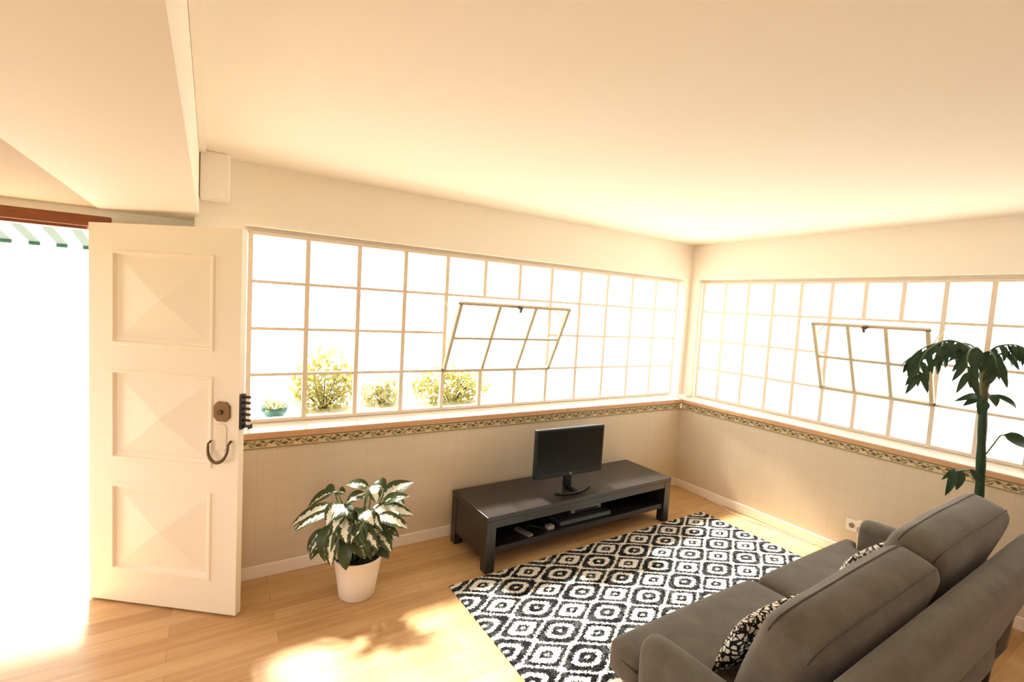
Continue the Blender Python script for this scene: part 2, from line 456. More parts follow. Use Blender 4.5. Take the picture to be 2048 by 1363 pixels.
# ------------------------------------------------------------------ windows
ROWH = (ZT - ZB) / 4
def window(name, along, u0, wp, n, k0, label, slabel, mid):
    """u0 = first bar from the corner, wp pane width, n panes, hopper sash over panes k0..k0+3, rows 2-3"""
    W = bpy.data.objects.new(name, None); C.objects.link(W); struct(W, label, 'window')
    f = (lambda u, d, z: V((u, d, z))) if along == 'x' else (lambda u, d, z: V((d, u, z)))
    W.location = f(u0, D, ZB)
    def bx(bm, u_, d_, z_):      # ranges
        a = f(u_[0], d_[0], z_[0]) - W.location; b = f(u_[1], d_[1], z_[1]) - W.location
        box(bm, [min(p, q) for p, q in zip(a, b)], [max(p, q) for p, q in zip(a, b)])
    ue = u0 - n * wp
    t = .0135
    bm = bmesh.new(); zr = [ZT - ROWH * k for k in range(5)]
    bx(bm, (ue - .012, u0 + .012), (D - .012, D + .03), (ZT - .008, ZT + .012))
    bx(bm, (ue - .012, u0 + .012), (D - .012, D + .03), (ZB - .012, ZB + .008))
    for uu in (u0, ue): bx(bm, (uu - .013, uu + .013), (D - .014, D + .03), (ZB, ZT))
    us = [u0 - k * wp for k in range(n + 1)]
    hole = (us[k0], us[k0 + 3], zr[1], zr[3])
    for k in range(1, n):
        if k in (k0 + 1, k0 + 2):
            bx(bm, (us[k] - t, us[k] + t), (D - .008, D + .022), (zr[1], ZT)); bx(bm, (us[k] - t, us[k] + t), (D - .008, D + .022), (ZB, zr[3]))
        else: bx(bm, (us[k] - t, us[k] + t), (D - .008, D + .022), (ZB, ZT))
    th = .009
    for j in (1, 2, 3):
        if j == 2:
            bx(bm, (ue, hole[1]), (D - .006, D + .02), (zr[j] - th, zr[j] + th)); bx(bm, (hole[0], u0), (D - .006, D + .02), (zr[j] - th, zr[j] + th))
        else:
            bx(bm, (ue, u0), (D - .006, D + .02), (zr[j] - th, zr[j] + th))
    # heavier frame round the opening
    bx(bm, (hole[1] - .011, hole[0] + .011), (D - .016, D + .024), (zr[3] - .012, zr[3] + .004))
    o = obj('window_frame', bm, M_STEEL, W)
    # fixed glass: the whole field minus the opening
    bm = bmesh.new(); gd = (D + .005, D + .008)
    bx(bm, (ue, u0), gd, (ZB, zr[3])); bx(bm, (ue, u0), gd, (zr[1], ZT))
    bx(bm, (ue, hole[1]), gd, (zr[3], zr[1])); bx(bm, (hole[0], u0), gd, (zr[3], zr[1]))
    obj('window_glass', bm, M_GLASS, W)
    # hopper sash, hinged at the bottom and tipped into the room
    S = bpy.data.objects.new('hopper_sash', None); C.objects.link(S); S.parent = W
    S['label'] = slabel
    S.location = f(hole[1], D - .018, zr[3]) - W.location
    h = zr[1] - zr[3]; w = hole[0] - hole[1]
    tilt = mid
    def T(u, d, z):              # local sash coords -> tipped
        c, s = math.cos(tilt), math.sin(tilt)
        return f(u, d * c - z * s, d * s + z * c)
    def sb(bm, u_, d_, z_):
        c8 = [T(a, b, c) for c in z_ for b in d_ for a in u_]
        vs = [bm.verts.new(p) for p in c8]
        for q in ((0, 1, 3, 2), (4, 6, 7, 5), (0, 4, 5, 1), (2, 3, 7, 6), (0, 2, 6, 4), (1, 5, 7, 3)): bm.faces.new([vs[i] for i in q])
    bm = bmesh.new(); e = .012
    sb(bm, (-e, w + e), (-.012, .012), (0, .018)); sb(bm, (-e, w + e), (-.012, .012), (h - .012, h + .006))
    for uu in (0, w): sb(bm, (uu - e, uu + e), (-.012, .012), (0, h))
    obj('sash_frame', bm, M_SASH, S)
    bm = bmesh.new()
    for k in (1, 2): sb(bm, (w * k / 3 - .011, w * k / 3 + .011), (-.008, .008), (.01, h - .01))
    sb(bm, (0, w), (-.006, .006), (h / 2 - .009, h / 2 + .009))
    obj('glazing_bar', bm, M_SASH, S)
    bm = bmesh.new(); sb(bm, (.004, w - .004), (-.0015, .0015), (.01, h - .006)); obj('sash_glass', bm, M_GLASS, S)
    bm = bmesh.new(); sb(bm, (w / 2 - .016, w / 2 + .016), (-.034, -.012), (h - .012, h + .008)); sb(bm, (w / 2 - .008, w / 2 + .008), (-.045, -.034), (h - .034, h + .004))
    lt = obj('latch', bm, M_CHROME, S); lt['label'] = 'dark latch at the top of the sash'
    # side stays from the frame to the sash
    for uu in (-.014, w + .014):
        bm = bmesh.new()
        tube(bm, [T(uu, 0, h * .80), f(uu, .012, h * .93)], .005, 6)
        st = obj('stay_arm', bm, M_SASH, S)
    return W
M_SASH = mat('olive_cream_steel', (.54, .46, .31), .45, .4)
window('window_1', 'x', -.130, .319, 12, 5, 'long cream steel window behind the tv bench with one sash tipped open', 'six-pane sash tipped into the room', .44)
window('window_2', 'y', -.122, .2354, 12, 5, 'cream steel window beside the sofa with one sash tipped open', 'six-pane sash tipped into the room', .42)

# ------------------------------------------------------------------ front door (open) and its frame
DH = V((-4.706, .172, 0)); ang = math.atan2(-.616, .788)
door = bpy.data.objects.new('door_1', None); C.objects.link(door); door.location = DH; door.rotation_euler = (0, 0, ang)
struct(door, 'open cream front door with three raised pyramid panels', 'door')
# local: x from hinge to free edge, visible (outer) face at y = 0 looking to -y, leaf body toward +y
DW, DT, DHt = .868, .042, 2.078
def door_leaf():
    bm = bmesh.new()
    box(bm, (0, 0.0, .012), (DW, DT, DHt))
    bm.faces.ensure_lookup_table()
    # drop the front face and rebuild it with three sunk-and-raised panels
    front = [f for f in bm.faces if all(abs(v.co.y) < 1e-6 for v in f.verts)][0]; bm.faces.remove(front)
    panels = [(.13, .725, .188, .683), (.13, .725, .812, 1.307), (.13, .725, 1.437, 1.940)]
    xs = [0, .13, .725, DW]; zs = [.012, .188, .683, .812, 1.307, 1.437, 1.940, DHt]
    g = {}
    def P(x, y, z):
        k = (round(x, 4), round(y, 4), round(z, 4))
        if k not in g: g[k] = bm.verts.new((x, y, z))
        return g[k]
    def quad(a, b, c, d): bm.faces.new((P(*a), P(*b), P(*c), P(*d)))
    for i in range(3):
        for j in range(7):
            if i == 1 and j in (1, 3, 5): continue
            quad((xs[i], 0, zs[j]), (xs[i + 1], 0, zs[j]), (xs[i + 1], 0, zs[j + 1]), (xs[i], 0, zs[j + 1]))
    for (x0, x1, z0, z1) in panels:
        steps = [(0, 0), (.006, -.008), (.018, -.008), (.026, .010), (.040, .013)]       # inset, depth (y)
        def ring(i, y): return [(x0 + i, y, z0 + i), (x1 - i, y, z0 + i), (x1 - i, y, z1 - i), (x0 + i, y, z1 - i)]
        for (i0, y0), (i1, y1) in zip(steps, steps[1:]):
            a, b = ring(i0, y0), ring(i1, y1)
            for k in range(4): quad(a[k], a[(k + 1) % 4], b[(k + 1) % 4], b[k])
        r = ring(*steps[-1]); c = ((x0 + x1) / 2, -.018, (z0 + z1) / 2)
        for k in range(4): bm.faces.new((P(*r[k]), P(*r[(k + 1) % 4]), P(*c)))
    return bm
leaf_o = obj('door_leaf', door_leaf(), M_DOOR, door)
# octagonal bronze lock plate with key cylinder
def octa(cx, cz, rx, rz, ch): return [(cx - rx + ch, cz - rz), (cx + rx - ch, cz - rz), (cx + rx, cz - rz + ch), (cx + rx, cz + rz - ch), (cx + rx - ch, cz + rz), (cx - rx + ch, cz + rz), (cx - rx, cz + rz - ch), (cx - rx, cz - rz + ch)]
bm = prism(bmesh.new(), [(x, 0, z) for x, z in octa(.777, 1.125, .045, .053, .022)], (0, -.012, 0))
lp = obj('lock_plate', bm, M_BRONZE, door); bevel(lp, .003, 2); lp['label'] = 'octagonal bronze lock plate'
bm = bmesh.new(); tube(bm, [(.772, -.011, 1.122), (.772, -.021, 1.122)], .014, 16)
kc = obj('key_cylinder', bm, M_BRASSK, lp)
# cream backplate and hanging bail pull
bm = prism(bmesh.new(), [(x, 0, z) for x, z in octa(.775, .985, .028, .072, .012)], (0, -.006, 0))
bp = obj('pull_backplate', bm, M_PLATE, door); bevel(bp, .002, 2)
bm = bmesh.new()
pts = []
for k in range(17):
    a = PI + PI * k / 16
    pts.append((.775 + .056 * math.cos(a), -.03 - .012 * math.sin(PI * k / 16), .94 + .078 * math.sin(a)))
tube(bm, [(.72, -.008, .966)] + [(.719, -.03, .955)] + pts + [(.831, -.03, .955), (.832, -.008, .972)], [.005, .005] + [.006 + .003 * math.sin(PI * k / 16) for k in range(17)] + [.006, .007], 8)
pu = obj('door_pull', bm, M_BRASSK, door, True); pu['label'] = 'dark bronze half-ring pull handle'
# rim lock with throw bolts standing out of the free edge
bm = B(((DW - .004, .002, 1.035), (DW + .012, DT - .002, 1.222)))
rl = obj('rim_lock', bm, M_IRON, door); bevel(rl, .002, 2); rl['label'] = 'dark edge lock with row of bolts'
for k in range(6):
    bm = bmesh.new(); z = 1.052 + k * .031
    tube(bm, [(DW + .010, DT / 2, z), (DW + .048, DT / 2, z)], .0075, 10)
    obj('lock_bolt', bm, M_IRON, rl)
bm = B(((DW + .046, .006, 1.040), (DW + .052, DT - .006, 1.062))); obj('strike_tab', bm, M_IRON, rl)
for z in (.25, 1.05, 1.85):
    bm = bmesh.new(); tube(bm, [(-.006, DT * .6, z - .05), (-.006, DT * .6, z + .05)], .008, 10); obj('hinge', bm, M_BRASSK, door)

fr = bpy.data.objects.new('trim_6', None); C.objects.link(fr); fr.location = (-4.70, YD, 0); struct(fr, 'red-brown timber door frame head above the doorway', 'door frame')
hd = obj('frame_head', B(((-.98, -.006, 2.057), (.085, .10, 2.118))), M_HEAD, fr); bevel(hd, .006, 2)
obj('frame_lip', B(((-.96, .02, 2.042), (-.02, .11, 2.058))), M_HEAD, fr)
obj('frame_jamb', B(((-1.0, .03, 0), (-.955, .16, 2.06))), M_TRIM, fr); obj('frame_jamb', B(((-.012, .09, 0), (.02, .16, 2.05))), M_TRIM, fr)
struct(obj('trim_7', B(((-5.75, YD - .004, 2.112), (XE - .02, YD + .01, ZS + .005))), M_BOX), 'white plaster strip above the timber door head', 'trim')

# ------------------------------------------------------------------ white box under the ceiling, at the end of the window wall
bm = B(((XE + .004, -.12, 2.249), (-4.074, 0, ZC)))
o = obj('wall_box', bm, M_BOX); bevel(o, .008, 3); tag(o, 'white rectangular box hung under the ceiling above the open door', 'box')

# ------------------------------------------------------------------ tv bench
t = thing('tv_bench', 'long low black-brown tv bench with open shelf under the window', 'tv bench', (-1.70, -.3225, 0)); t.rotation_euler = (0, 0, .018)
BX, BY, BZ = .915, .2625, .385          # half length, half depth, height
bevel(obj('bench_top', B(((-BX, -BY, BZ - .032), (BX, BY, BZ))), M_BENCH, t), .004, 2)
for s in (-1, 1):
    x0, x1 = sorted((s * (BX - .006), s * (BX - .032)))
    bevel(obj('side_panel', B(((x0, -BY + .01, .085), (x1, BY - .01, BZ - .032))), M_BENCH, t), .003, 2)
    for u in (-1, 1):
        lx = sorted((s * (BX - .001), s * (BX - .071))); ly = sorted((u * (BY - .003), u * (BY - .073)))
        bevel(obj('leg', B(((lx[0], ly[0], 0), (lx[1], ly[1], BZ - .032))), M_BENCH, t), .003, 2)
bevel(obj('lower_shelf', B(((-BX + .07, -BY + .02, .118), (BX - .07, BY - .02, .160))), M_BENCH, t), .003, 2)
bevel(obj('front_rail', B(((-BX + .07, -BY + .006, BZ - .085), (BX - .07, -BY + .026, BZ - .032))), M_BENCH, t), .003, 2)
obj('back_panel', B(((-BX + .07, BY - .03, .16), (BX - .07, BY - .015, BZ - .032))), M_BENCH, t)

# ------------------------------------------------------------------ television
t = thing('television', 'small black flat television on curved stand on the tv bench', 'television', (-1.775, -.385, BZ))
TWd, TZ0, TZ1 = .326, .100, .478
tilt = Matrix.Rotation(math.radians(-1.5), 4, 'Z')
bevel(obj('tv_housing', B(((-TWd, -.012, TZ0), (TWd, .028, TZ1)), ((-TWd * .7, .028, TZ0 + .06), (TWd * .7, .05, TZ1 - .08)), M=tilt), M_TV, t), .005, 2)
sc = obj('tv_screen', B(((-TWd + .018, -.0135, TZ0 + .034), (TWd - .018, -.011, TZ1 - .018)), M=tilt), M_SCREEN, t)
bm = bmesh.new(); tube(bm, [(.005, -.0125, TZ0 + .017), (.005, -.0150, TZ0 + .017)], .0095, 16); box(bm, (.019, -.0148, TZ0 + .010), (.022, -.0125, TZ0 + .024)); box(bm, (.022, -.0148, TZ0 + .010), (.029, -.0125, TZ0 + .013))
lg = obj('tv_badge', bm, M_GREY, t); lg['label'] = 'small grey round badge under the screen'
obj('tv_neck', B(((-.03, .0, .004), (.03, .028, TZ0 + .02))), M_TV, t)
bm = bmesh.new()
tube(bm, [(-.185, -.075, .008), (-.15, -.105, .008), (-.09, -.125, .008), (-.03, -.125, .008), (.03, -.118, .008), (.10, -.092, .008), (.17, -.06, .008)], .0075, 8)
tube(bm, [(0, .015, .01), (0, -.122, .008)], .016, 8)
obj('tv_foot', bm, M_TV, t, True)

# ------------------------------------------------------------------ things on the bench shelf
SZ = .160
t = thing('media_player', 'slim black media player lying on the open shelf of the bench', 'media player', (-1.69, -.40, SZ))
bevel(obj('player_body', B(((-.255, -.13, .006), (.255, .12, .040))), M_DARKP, t), .003, 2)
obj('player_front', B(((-.25, -.134, .010), (.25, -.13, .036))), mat('player_fascia', (.075, .08, .078), .3), t)
for x in (-.22, .22): obj('foot', B(((x - .015, -.1, 0), (x + .015, .09, .006))), M_TV, t)
t = thing('set_top_box', 'grey-edged set-top box stacked on the slim player in the bench', 'set-top box', (-1.64, -.36, SZ + .040))
bevel(obj('receiver_body', B(((-.16, -.10, 0), (.16, .10, .042))), M_DARKP, t), .004, 2)
obj('receiver_trim', B(((-.155, -.104, .030), (.155, -.10, .038))), M_GREY, t)
for x in (-.13, .14): obj('receiver_button', B(((x - .014, -.105, .008), (x + .014, -.10, .026))), M_GREY, t)
o = obj('remote_control', B(((-.022, -.075, 0), (.022, .075, .018)), M=Matrix.Rotation(.25, 4, 'Z')), mat('mid_grey_plastic', (.16, .155, .145), .4)); o.location = (-2.245, -.49, SZ); bevel(o, .005, 2)
tag(o, 'grey remote control on the left end of the bench shelf', 'remote control')
o = obj('power_adapter', B(((-.028, -.022, 0), (.028, .022, .03))), M_GREY); o.location = (-2.03, -.515, SZ); bevel(o, .005, 2)
tag(o, 'small grey adapter block on the bench shelf left of the player', 'adapter')
bm = bmesh.new(); tube(bm, [(-2.19, -.44, SZ + .004), (-2.15, -.40, SZ + .004), (-2.10, -.46, SZ + .004), (-2.06, -.50, SZ + .004), (-2.00, -.40, SZ + .004), (-1.96, -.36, SZ + .004)], .004, 6)
tag(obj('cable', bm, M_DARKP, None, True), 'thin dark cable looping along the bench shelf', 'cable')

# ------------------------------------------------------------------ rug
bm = bmesh.new(); nx, ny = 60, 46
rx0, rx1, ry0, ry1 = -2.875, -.345, -2.25, -.622
for i in range(nx + 1):
    for j in range(ny + 1):
        x = rx0 + (rx1 - rx0) * i / nx; y = ry0 + (ry1 - ry0) * j / ny
        bm.verts.new((x, y + .035 * (x - rx0) / 2.5, .010 + .0012 * noise.noise(V((x * 9, y * 9, 0)))))
bm.verts.ensure_lookup_table()
for i in range(nx):
    for j in range(ny):
        a = i * (ny + 1) + j; bm.faces.new([bm.verts[k] for k in (a, a + ny + 1, a + ny + 2, a + 1)])
r = bmesh.ops.extrude_face_region(bm, geom=bm.faces[:])
for v in [g for g in r['geom'] if isinstance(g, bmesh.types.BMVert)]: v.co.z = .0005
RO = V((-2.685, -.708, 0))       # a small motif sits on the object's origin
for v in bm.verts: v.co -= RO
o = obj('rug', bm, M_RUG); o.location = RO; tag(o, 'black and white diamond patterned rug between the bench and the sofa', 'rug')

# ------------------------------------------------------------------ sofa
SX = -1.745
t = thing('sofa', 'taupe fabric two-seat sofa on the patterned rug, facing the television', 'sofa', (SX, -2.25, 0))
def L(x, y, z): return V((x - SX, y + 2.25, z))
def Tr(x, y, z, rx=0, rz=0, ry=0): return Matrix.Translation(L(x, y, z)) @ Matrix.Rotation(rz, 4, 'Z') @ Matrix.Rotation(rx, 4, 'X') @ Matrix.Rotation(ry, 4, 'Y')
obj('base', cushion((2.02, .60, .22), .03, (0, .01, 0), (16, 8, 6), Tr(SX, -2.31, .185)), M_SOFA, t, True)
for s in (-1, 1):
    for y in (-2.06, -2.58):
        bm = bmesh.new(); tube(bm, [L(SX + s * .94, y, 0.012 if y > -2.2 else 0), L(SX + s * .94, y, .09)], [.02, .026], 12); obj('leg', bm, M_BENCH, t)
# seat cushions: T-shaped, wrapping round the front of each arm
def seat(side):
    x_in = SX; s = side
    x_ar, x_out = s * .925, s * 1.025        # inside the arm / out to the arm's front
    yf, ya, yb, z0, z1 = (-1.868, -2.045, -2.50, .30, .452) if s < 0 else (-1.880, -1.952, -2.50, .29, .440)
    out = [(0.011 * s, yf), (x_out, yf), (x_out, ya), (x_ar, ya), (x_ar, yb), (.011 * s, yb)]
    # subdivided outline, rounded by inset rings
    pts = []
    def arc(c, r, a0, a1, n=6): return [(c[0] + r * math.cos(a0 + (a1 - a0) * k / n), c[1] + r * math.sin(a0 + (a1 - a0) * k / n)) for k in range(n + 1)]
    bm = bmesh.new()
    # grid fill: columns in x, rows in y; cells outside the T are skipped
    xs = sorted(set([.011 * s + (x_ar - .011 * s) * k / 12 for k in range(13)] + [x_ar + (x_out - x_ar) * k / 3 for k in range(4)]))
    ys = sorted(set([yb + (ya - yb) * k / 8 for k in range(9)] + [ya + (yf - ya) * k / 4 for k in range(5)]))
    zs = [z0 + (z1 - z0) * k / 4 for k in range(5)]
    cells = {}
    for i in range(len(xs) - 1):
        for j in range(len(ys) - 1):
            cx, cy = (xs[i] + xs[i + 1]) / 2, (ys[j] + ys[j + 1]) / 2
            if abs(cx) > abs(x_ar) and cy < ya: continue
            for k in range(4): cells[(i, j, k)] = 1
    vid = {}
    def vert(i, j, k):
        if (i, j, k) not in vid:
            x, y, z = xs[i], ys[j], zs[k]
            w = max(0, 1 - ((x - SX * 0 - .47 * s) / .5) ** 2) * max(0, 1 - ((y + 2.2) / .36) ** 2)
            if k == 4: z += .018 * w
            vid[(i, j, k)] = bm.verts.new((x, y + 2.25, z))
        return vid[(i, j, k)]
    for (i, j, k) in cells:
        for d, q in (((1, 0, 0), ((1, 0, 0), (1, 1, 0), (1, 1, 1), (1, 0, 1))), ((-1, 0, 0), ((0, 0, 0), (0, 0, 1), (0, 1, 1), (0, 1, 0))),
                     ((0, 1, 0), ((0, 1, 0), (0, 1, 1), (1, 1, 1), (1, 1, 0))), ((0, -1, 0), ((0, 0, 0), (1, 0, 0), (1, 0, 1), (0, 0, 1))),
                     ((0, 0, 1), ((0, 0, 1), (1, 0, 1), (1, 1, 1), (0, 1, 1))), ((0, 0, -1), ((0, 0, 0), (0, 1, 0), (1, 1, 0), (1, 0, 0)))):
            if (i + d[0], j + d[1], k + d[2]) in cells: continue
            bm.faces.new([vert(i + a, j + b, k + c) for a, b, c in q])
    o = obj('seat_cushion', bm, M_SOFA, t, True)
    sm = o.modifiers.new('smooth', 'SMOOTH'); sm.factor = .5; sm.iterations = 6
    sb = o.modifiers.new('sub', 'SUBSURF'); sb.levels = 1; sb.render_levels = 1
    # piping round the front lower and upper edge
    for z in (z1 - .052,):
        pb = bmesh.new(); e = .012
        tube(pb, [(x_out - s * .005, ya + 2.25 + .01, z), (x_out - s * .004, (ya + yf) / 2 + 2.25, z), (x_out - s * .028, yf + 2.25 - .022, z), (x_out - s * .12, yf + 2.25 - .010, z), (.03 * s, yf + 2.25 - .001, z)], .0045, 6)
        obj('piping', pb, M_PIPE, o, True)
seat(-1); seat(1)
# arms: slim pads with rounded tops, sloping up to the back
def arm(s):
    bm = bmesh.new()
    ysec = [-2.055, -2.075, -2.12, -2.25, -2.4, -2.55, -2.66]
    if s > 0: ysec = [-1.962, -1.982, -2.03, -2.2, -2.4, -2.55, -2.66]
    rings = []
    for i, y in enumerate(ysec):
        top = (.585 if s < 0 else .600) + .012 * max(0, (-2.12 - y)) ; w0, w1 = (.935, 1.065)
        ins = [.022, .006, 0, 0, 0, 0, 0][i]
        prof = []
        c = (w0 + w1) / 2; hw = (w1 - w0) / 2 - ins; zt = top - ins
        prof.append((c - hw * .82, .08 + ins)); prof.append((c - hw * .86, .35)); prof.append((c - hw, zt - .09)); prof.append((c - hw * 1.0, zt - .05))
        for k in range(9):
            a = PI - PI * k / 8; prof.append((c + hw * math.cos(a), zt - .05 + .05 * math.sin(a)))
        prof.append((c + hw, zt - .09)); prof.append((c + hw * .86, .35)); prof.append((c + hw * .82, .08 + ins))
        rings.append([bm.verts.new((s * x, y + 2.25, z)) for x, z in prof])
    n = len(rings[0])
    for a, b in zip(rings, rings[1:]):
        for k in range(n): bm.faces.new((a[k], a[(k + 1) % n], b[(k + 1) % n], b[k]))
    bm.faces.new(rings[0]); bm.faces.new(rings[-1][::-1])
    o = obj('arm', bm, M_SOFA, t, True)
    sb = o.modifiers.new('sub', 'SUBSURF'); sb.levels = 1; sb.render_levels = 1
arm(-1); arm(1)
# reclined back frame
def back():
    bm = bmesh.new(); rings = []
    for x, ins in ((-1.055, .03), (-1.045, .008), (-1.0, 0), (-.5, 0), (0, 0), (.5, 0), (1.0, 0), (1.045, .008), (1.055, .03)):
        zt = .800 + .018 * x - ins
        prof = [(-2.50 + ins * 0, .09), (-2.535, .40), (-2.60, .67), (-2.625, zt - .035), (-2.640, zt - .010), (-2.670, zt), (-2.705, zt - .004), (-2.738, zt - .025), (-2.752, zt - .06), (-2.735, .67), (-2.655, .40), (-2.575, .09)]
        rings.append([bm.verts.new((x, y + 2.25, z)) for y, z in prof])
    n = len(rings[0])
    for a, b in zip(rings, rings[1:]):
        for k in range(n): bm.faces.new((a[k], a[(k + 1) % n], b[(k + 1) % n], b[k]))
    bm.faces.new(rings[0]); bm.faces.new(rings[-1][::-1])
    o = obj('back_frame', bm, M_SOFA, t, True); sb = o.modifiers.new('sub', 'SUBSURF'); sb.levels = 1; sb.render_levels = 1
back()
def back_cushion(xc, w, zc, h, rz, ry, seed, dy=0):
    M = Tr(xc, -2.435 + dy, zc, math.radians(17), rz, ry)
    o = obj('back_cushion', cushion((w, .20, h), .062, (.015, .02, .022), (18, 10, 14), M, .008, seed), M_SOFA, t, True)
    sb = o.modifiers.new('sub', 'SUBSURF'); sb.levels = 1; sb.render_levels = 1
    # seams along the crown, laid on the cushion's own surface
    from mathutils.bvhtree import BVHTree
    tmp = cushion((w, .20, h), .062, (.015, .02, .022), (18, 10, 14), M, .008, seed); bv = BVHTree.FromBMesh(tmp)
    for yy in (-.066, .060):
        pb = bmesh.new(); pts = []; hw = w / 2
        for k in range(-24, 25):
            x = k / 24 * (hw - .006)
            hit = bv.ray_cast(M @ V((x, yy, h)), (M.to_3x3() @ V((0, 0, -1))).normalized())[0]
            if hit: pts.append(hit)
        tube(pb, pts, .0038, 6); obj('piping', pb, M_PIPE, o, True)
    tmp.free()
back_cushion(-2.180, .96, .640, .44, 0, -.045, 1, -.025)
back_cushion(-1.245, .92, .703, .45, 0, -.035, 2, -.02)

# two mottled throw cushions tucked in front of the back cushions
def throw(x, label, rz, ry, y=-2.30, z=.60, hw=.25):
    M = Matrix.Rotation(rz, 4, 'Z') @ Matrix.Rotation(math.radians(22), 4, 'X') @ Matrix.Rotation(ry, 4, 'Y')
    bm = bmesh.new(); n = 14; hz = .135
    top = {}; bot = {}
    for i in range(n + 1):
        for j in range(n + 1):
            u, v = -1 + 2 * i / n, -1 + 2 * j / n
            pin = 1 - .10 * (1 - abs(u) ** 2) * abs(v) ** 2; pin2 = 1 - .10 * (1 - abs(v) ** 2) * abs(u) ** 2
            th = .047 * ((1 - u * u) * (1 - v * v)) ** .42
            p = V((u * hw * pin2, 0, v * hz * pin))
            top[i, j] = bm.verts.new(M @ (p + V((0, th, 0))))
            bot[i, j] = top[i, j] if i in (0, n) or j in (0, n) else bm.verts.new(M @ (p - V((0, th, 0))))
    for i in range(n):
        for j in range(n):
            bm.faces.new((top[i, j], top[i + 1, j], top[i + 1, j + 1], top[i, j + 1])); bm.faces.new((bot[i, j], bot[i, j + 1], bot[i + 1, j + 1], bot[i + 1, j]))
    o = obj('throw_cushion', bm, M_THROW, None, True); o.location = (x, y, z)
    tag(o, label, 'cushion', 'mottled black and white throw cushions')
throw(-2.375, 'black and white mottled throw cushion on the nearer sofa seat by the left arm', -.02, -.03, -2.272, .590, .21)
throw(-1.44, 'black and white mottled throw cushion on the sofa seat nearest the socket wall', -.03, .0, -2.245, .595, .25)

# ------------------------------------------------------------------ potted dumb cane
def blade(bm, uvl, b, tip, w, var, arch=.05, n=8, fold=.25, twist=0, hint=None):
    b, tip = V(b), V(tip); ax = tip - b; Ln = ax.length; d = ax.normalized()
    side = d.cross(V((0, 0, 1)))
    if side.length < .15: side = d.cross(V((.53, .84, 0)))
    if hint is not None: side = d.cross(V(hint))
    side.normalize(); side = (Matrix.Rotation(twist, 3, d) @ side); upv = side.cross(d)
    if hint is not None:
        if upv.dot(V(hint)) < 0: upv = -upv
    elif upv.z < 0 and twist == 0: upv = -upv
    rows = []
    for i in range(n + 1):
        s = i / n; c = b + ax * s + upv * (arch * 4 * s * (1 - s))
        hw = w / 2 * (math.sin(PI * min(1, s ** .72)) ** .75 if 0 < s < 1 else .02)
        rows.append([(c + side * hw * a - upv * (-abs(a)) * hw * fold * 0 + upv * abs(a) * hw * fold, (a + 1) / 2) for a in (-1, -.5, 0, .5, 1)])
    vr = [[(bm.verts.new(p), u) for p, u in r] for r in rows]
    for r0, r1 in zip(vr, vr[1:]):
        for k in range(4):
            f = bm.faces.new((r0[k][0], r0[k + 1][0], r1[k + 1][0], r1[k][0])); f.smooth = True
            for lp, u in zip(f.loops, (r0[k][1], r0[k + 1][1], r1[k + 1][1], r1[k][1])): lp[uvl].uv = (u, var)
DIEFF = [
(-3.526,-0.358,0.543, -3.748,-0.264,0.400, 0.070,0.80),(-3.495,-0.294,0.595, -3.641,-0.166,0.447, 0.075,0.30),(-3.494,-0.449,0.573, -3.591,-0.482,0.482, 0.100,1.00),
(-3.489,-0.476,0.505, -3.497,-0.553,0.392, 0.080,0.90),(-3.435,-0.486,0.485, -3.338,-0.630,0.351, 0.085,0.60),(-3.322,-0.463,0.515, -3.112,-0.573,0.487, 0.085,1.00),
(-3.319,-0.524,0.499, -3.176,-0.651,0.452, 0.075,1.00),(-3.291,-0.483,0.423, -3.193,-0.569,0.366, 0.050,0.10),(-3.310,-0.530,0.400, -3.258,-0.622,0.312, 0.070,0.60),
(-3.333,-0.397,0.627, -3.449,-0.312,0.631, 0.060,0.40),(-3.255,-0.411,0.558, -3.082,-0.473,0.650, 0.090,0.70),(-3.233,-0.401,0.613, -3.291,-0.341,0.642, 0.060,0.00),
(-3.562,-0.346,0.398, -3.657,-0.322,0.260, 0.060,0.30),(-3.559,-0.372,0.342, -3.650,-0.373,0.238, 0.070,0.10),(-3.544,-0.429,0.463, -3.591,-0.470,0.265, 0.100,0.10),
(-3.484,-0.502,0.372, -3.492,-0.556,0.232, 0.070,0.00),(-3.417,-0.521,0.418, -3.400,-0.591,0.292, 0.090,0.10),(-3.313,-0.528,0.306, -3.261,-0.597,0.264, 0.060,0.00),
(-3.396,-0.522,0.539, -3.361,-0.604,0.488, 0.085,1.00),(-3.326,-0.437,0.654, -3.322,-0.522,0.578, 0.080,0.90),(-3.358,-0.417,0.604, -3.461,-0.375,0.538, 0.060,0.40),
(-3.224,-0.466,0.553, -3.139,-0.484,0.511, 0.080,0.60),(-3.499,-0.256,0.568, -3.553,-0.175,0.547, 0.080,0.40),(-3.446,-0.384,0.432, -3.492,-0.415,0.453, 0.050,0.00),
(-3.449,-0.453,0.408, -3.458,-0.507,0.290, 0.100,0.00),(-3.362,-0.509,0.388, -3.343,-0.568,0.286, 0.090,0.10),(-3.512,-0.402,0.392, -3.541,-0.443,0.278, 0.090,0.00),
(-3.397,-0.534,0.485, -3.436,-0.557,0.348, 0.080,0.10)]
PC = V((-3.392, -.425, 0))
t = thing('potted_plant', 'leafy plant with white-splashed leaves in a white pot on the floor', 'plant', PC)
bm = lathe(bmesh.new(), [(0, .002), (.098, 0), (.104, .006), (.120, .12), (.139, .236), (.143, .240), (.143, .246), (.136, .246), (.132, .236), (.120, .20)], 48)
obj('pot', bm, M_POT, t, True)
obj('soil', lathe(bmesh.new(), [(0, .212), (.06, .214), (.127, .206)], 32), M_SOIL, t, True)
bm = bmesh.new(); uvl = bm.loops.layers.uv.new('UVMap')
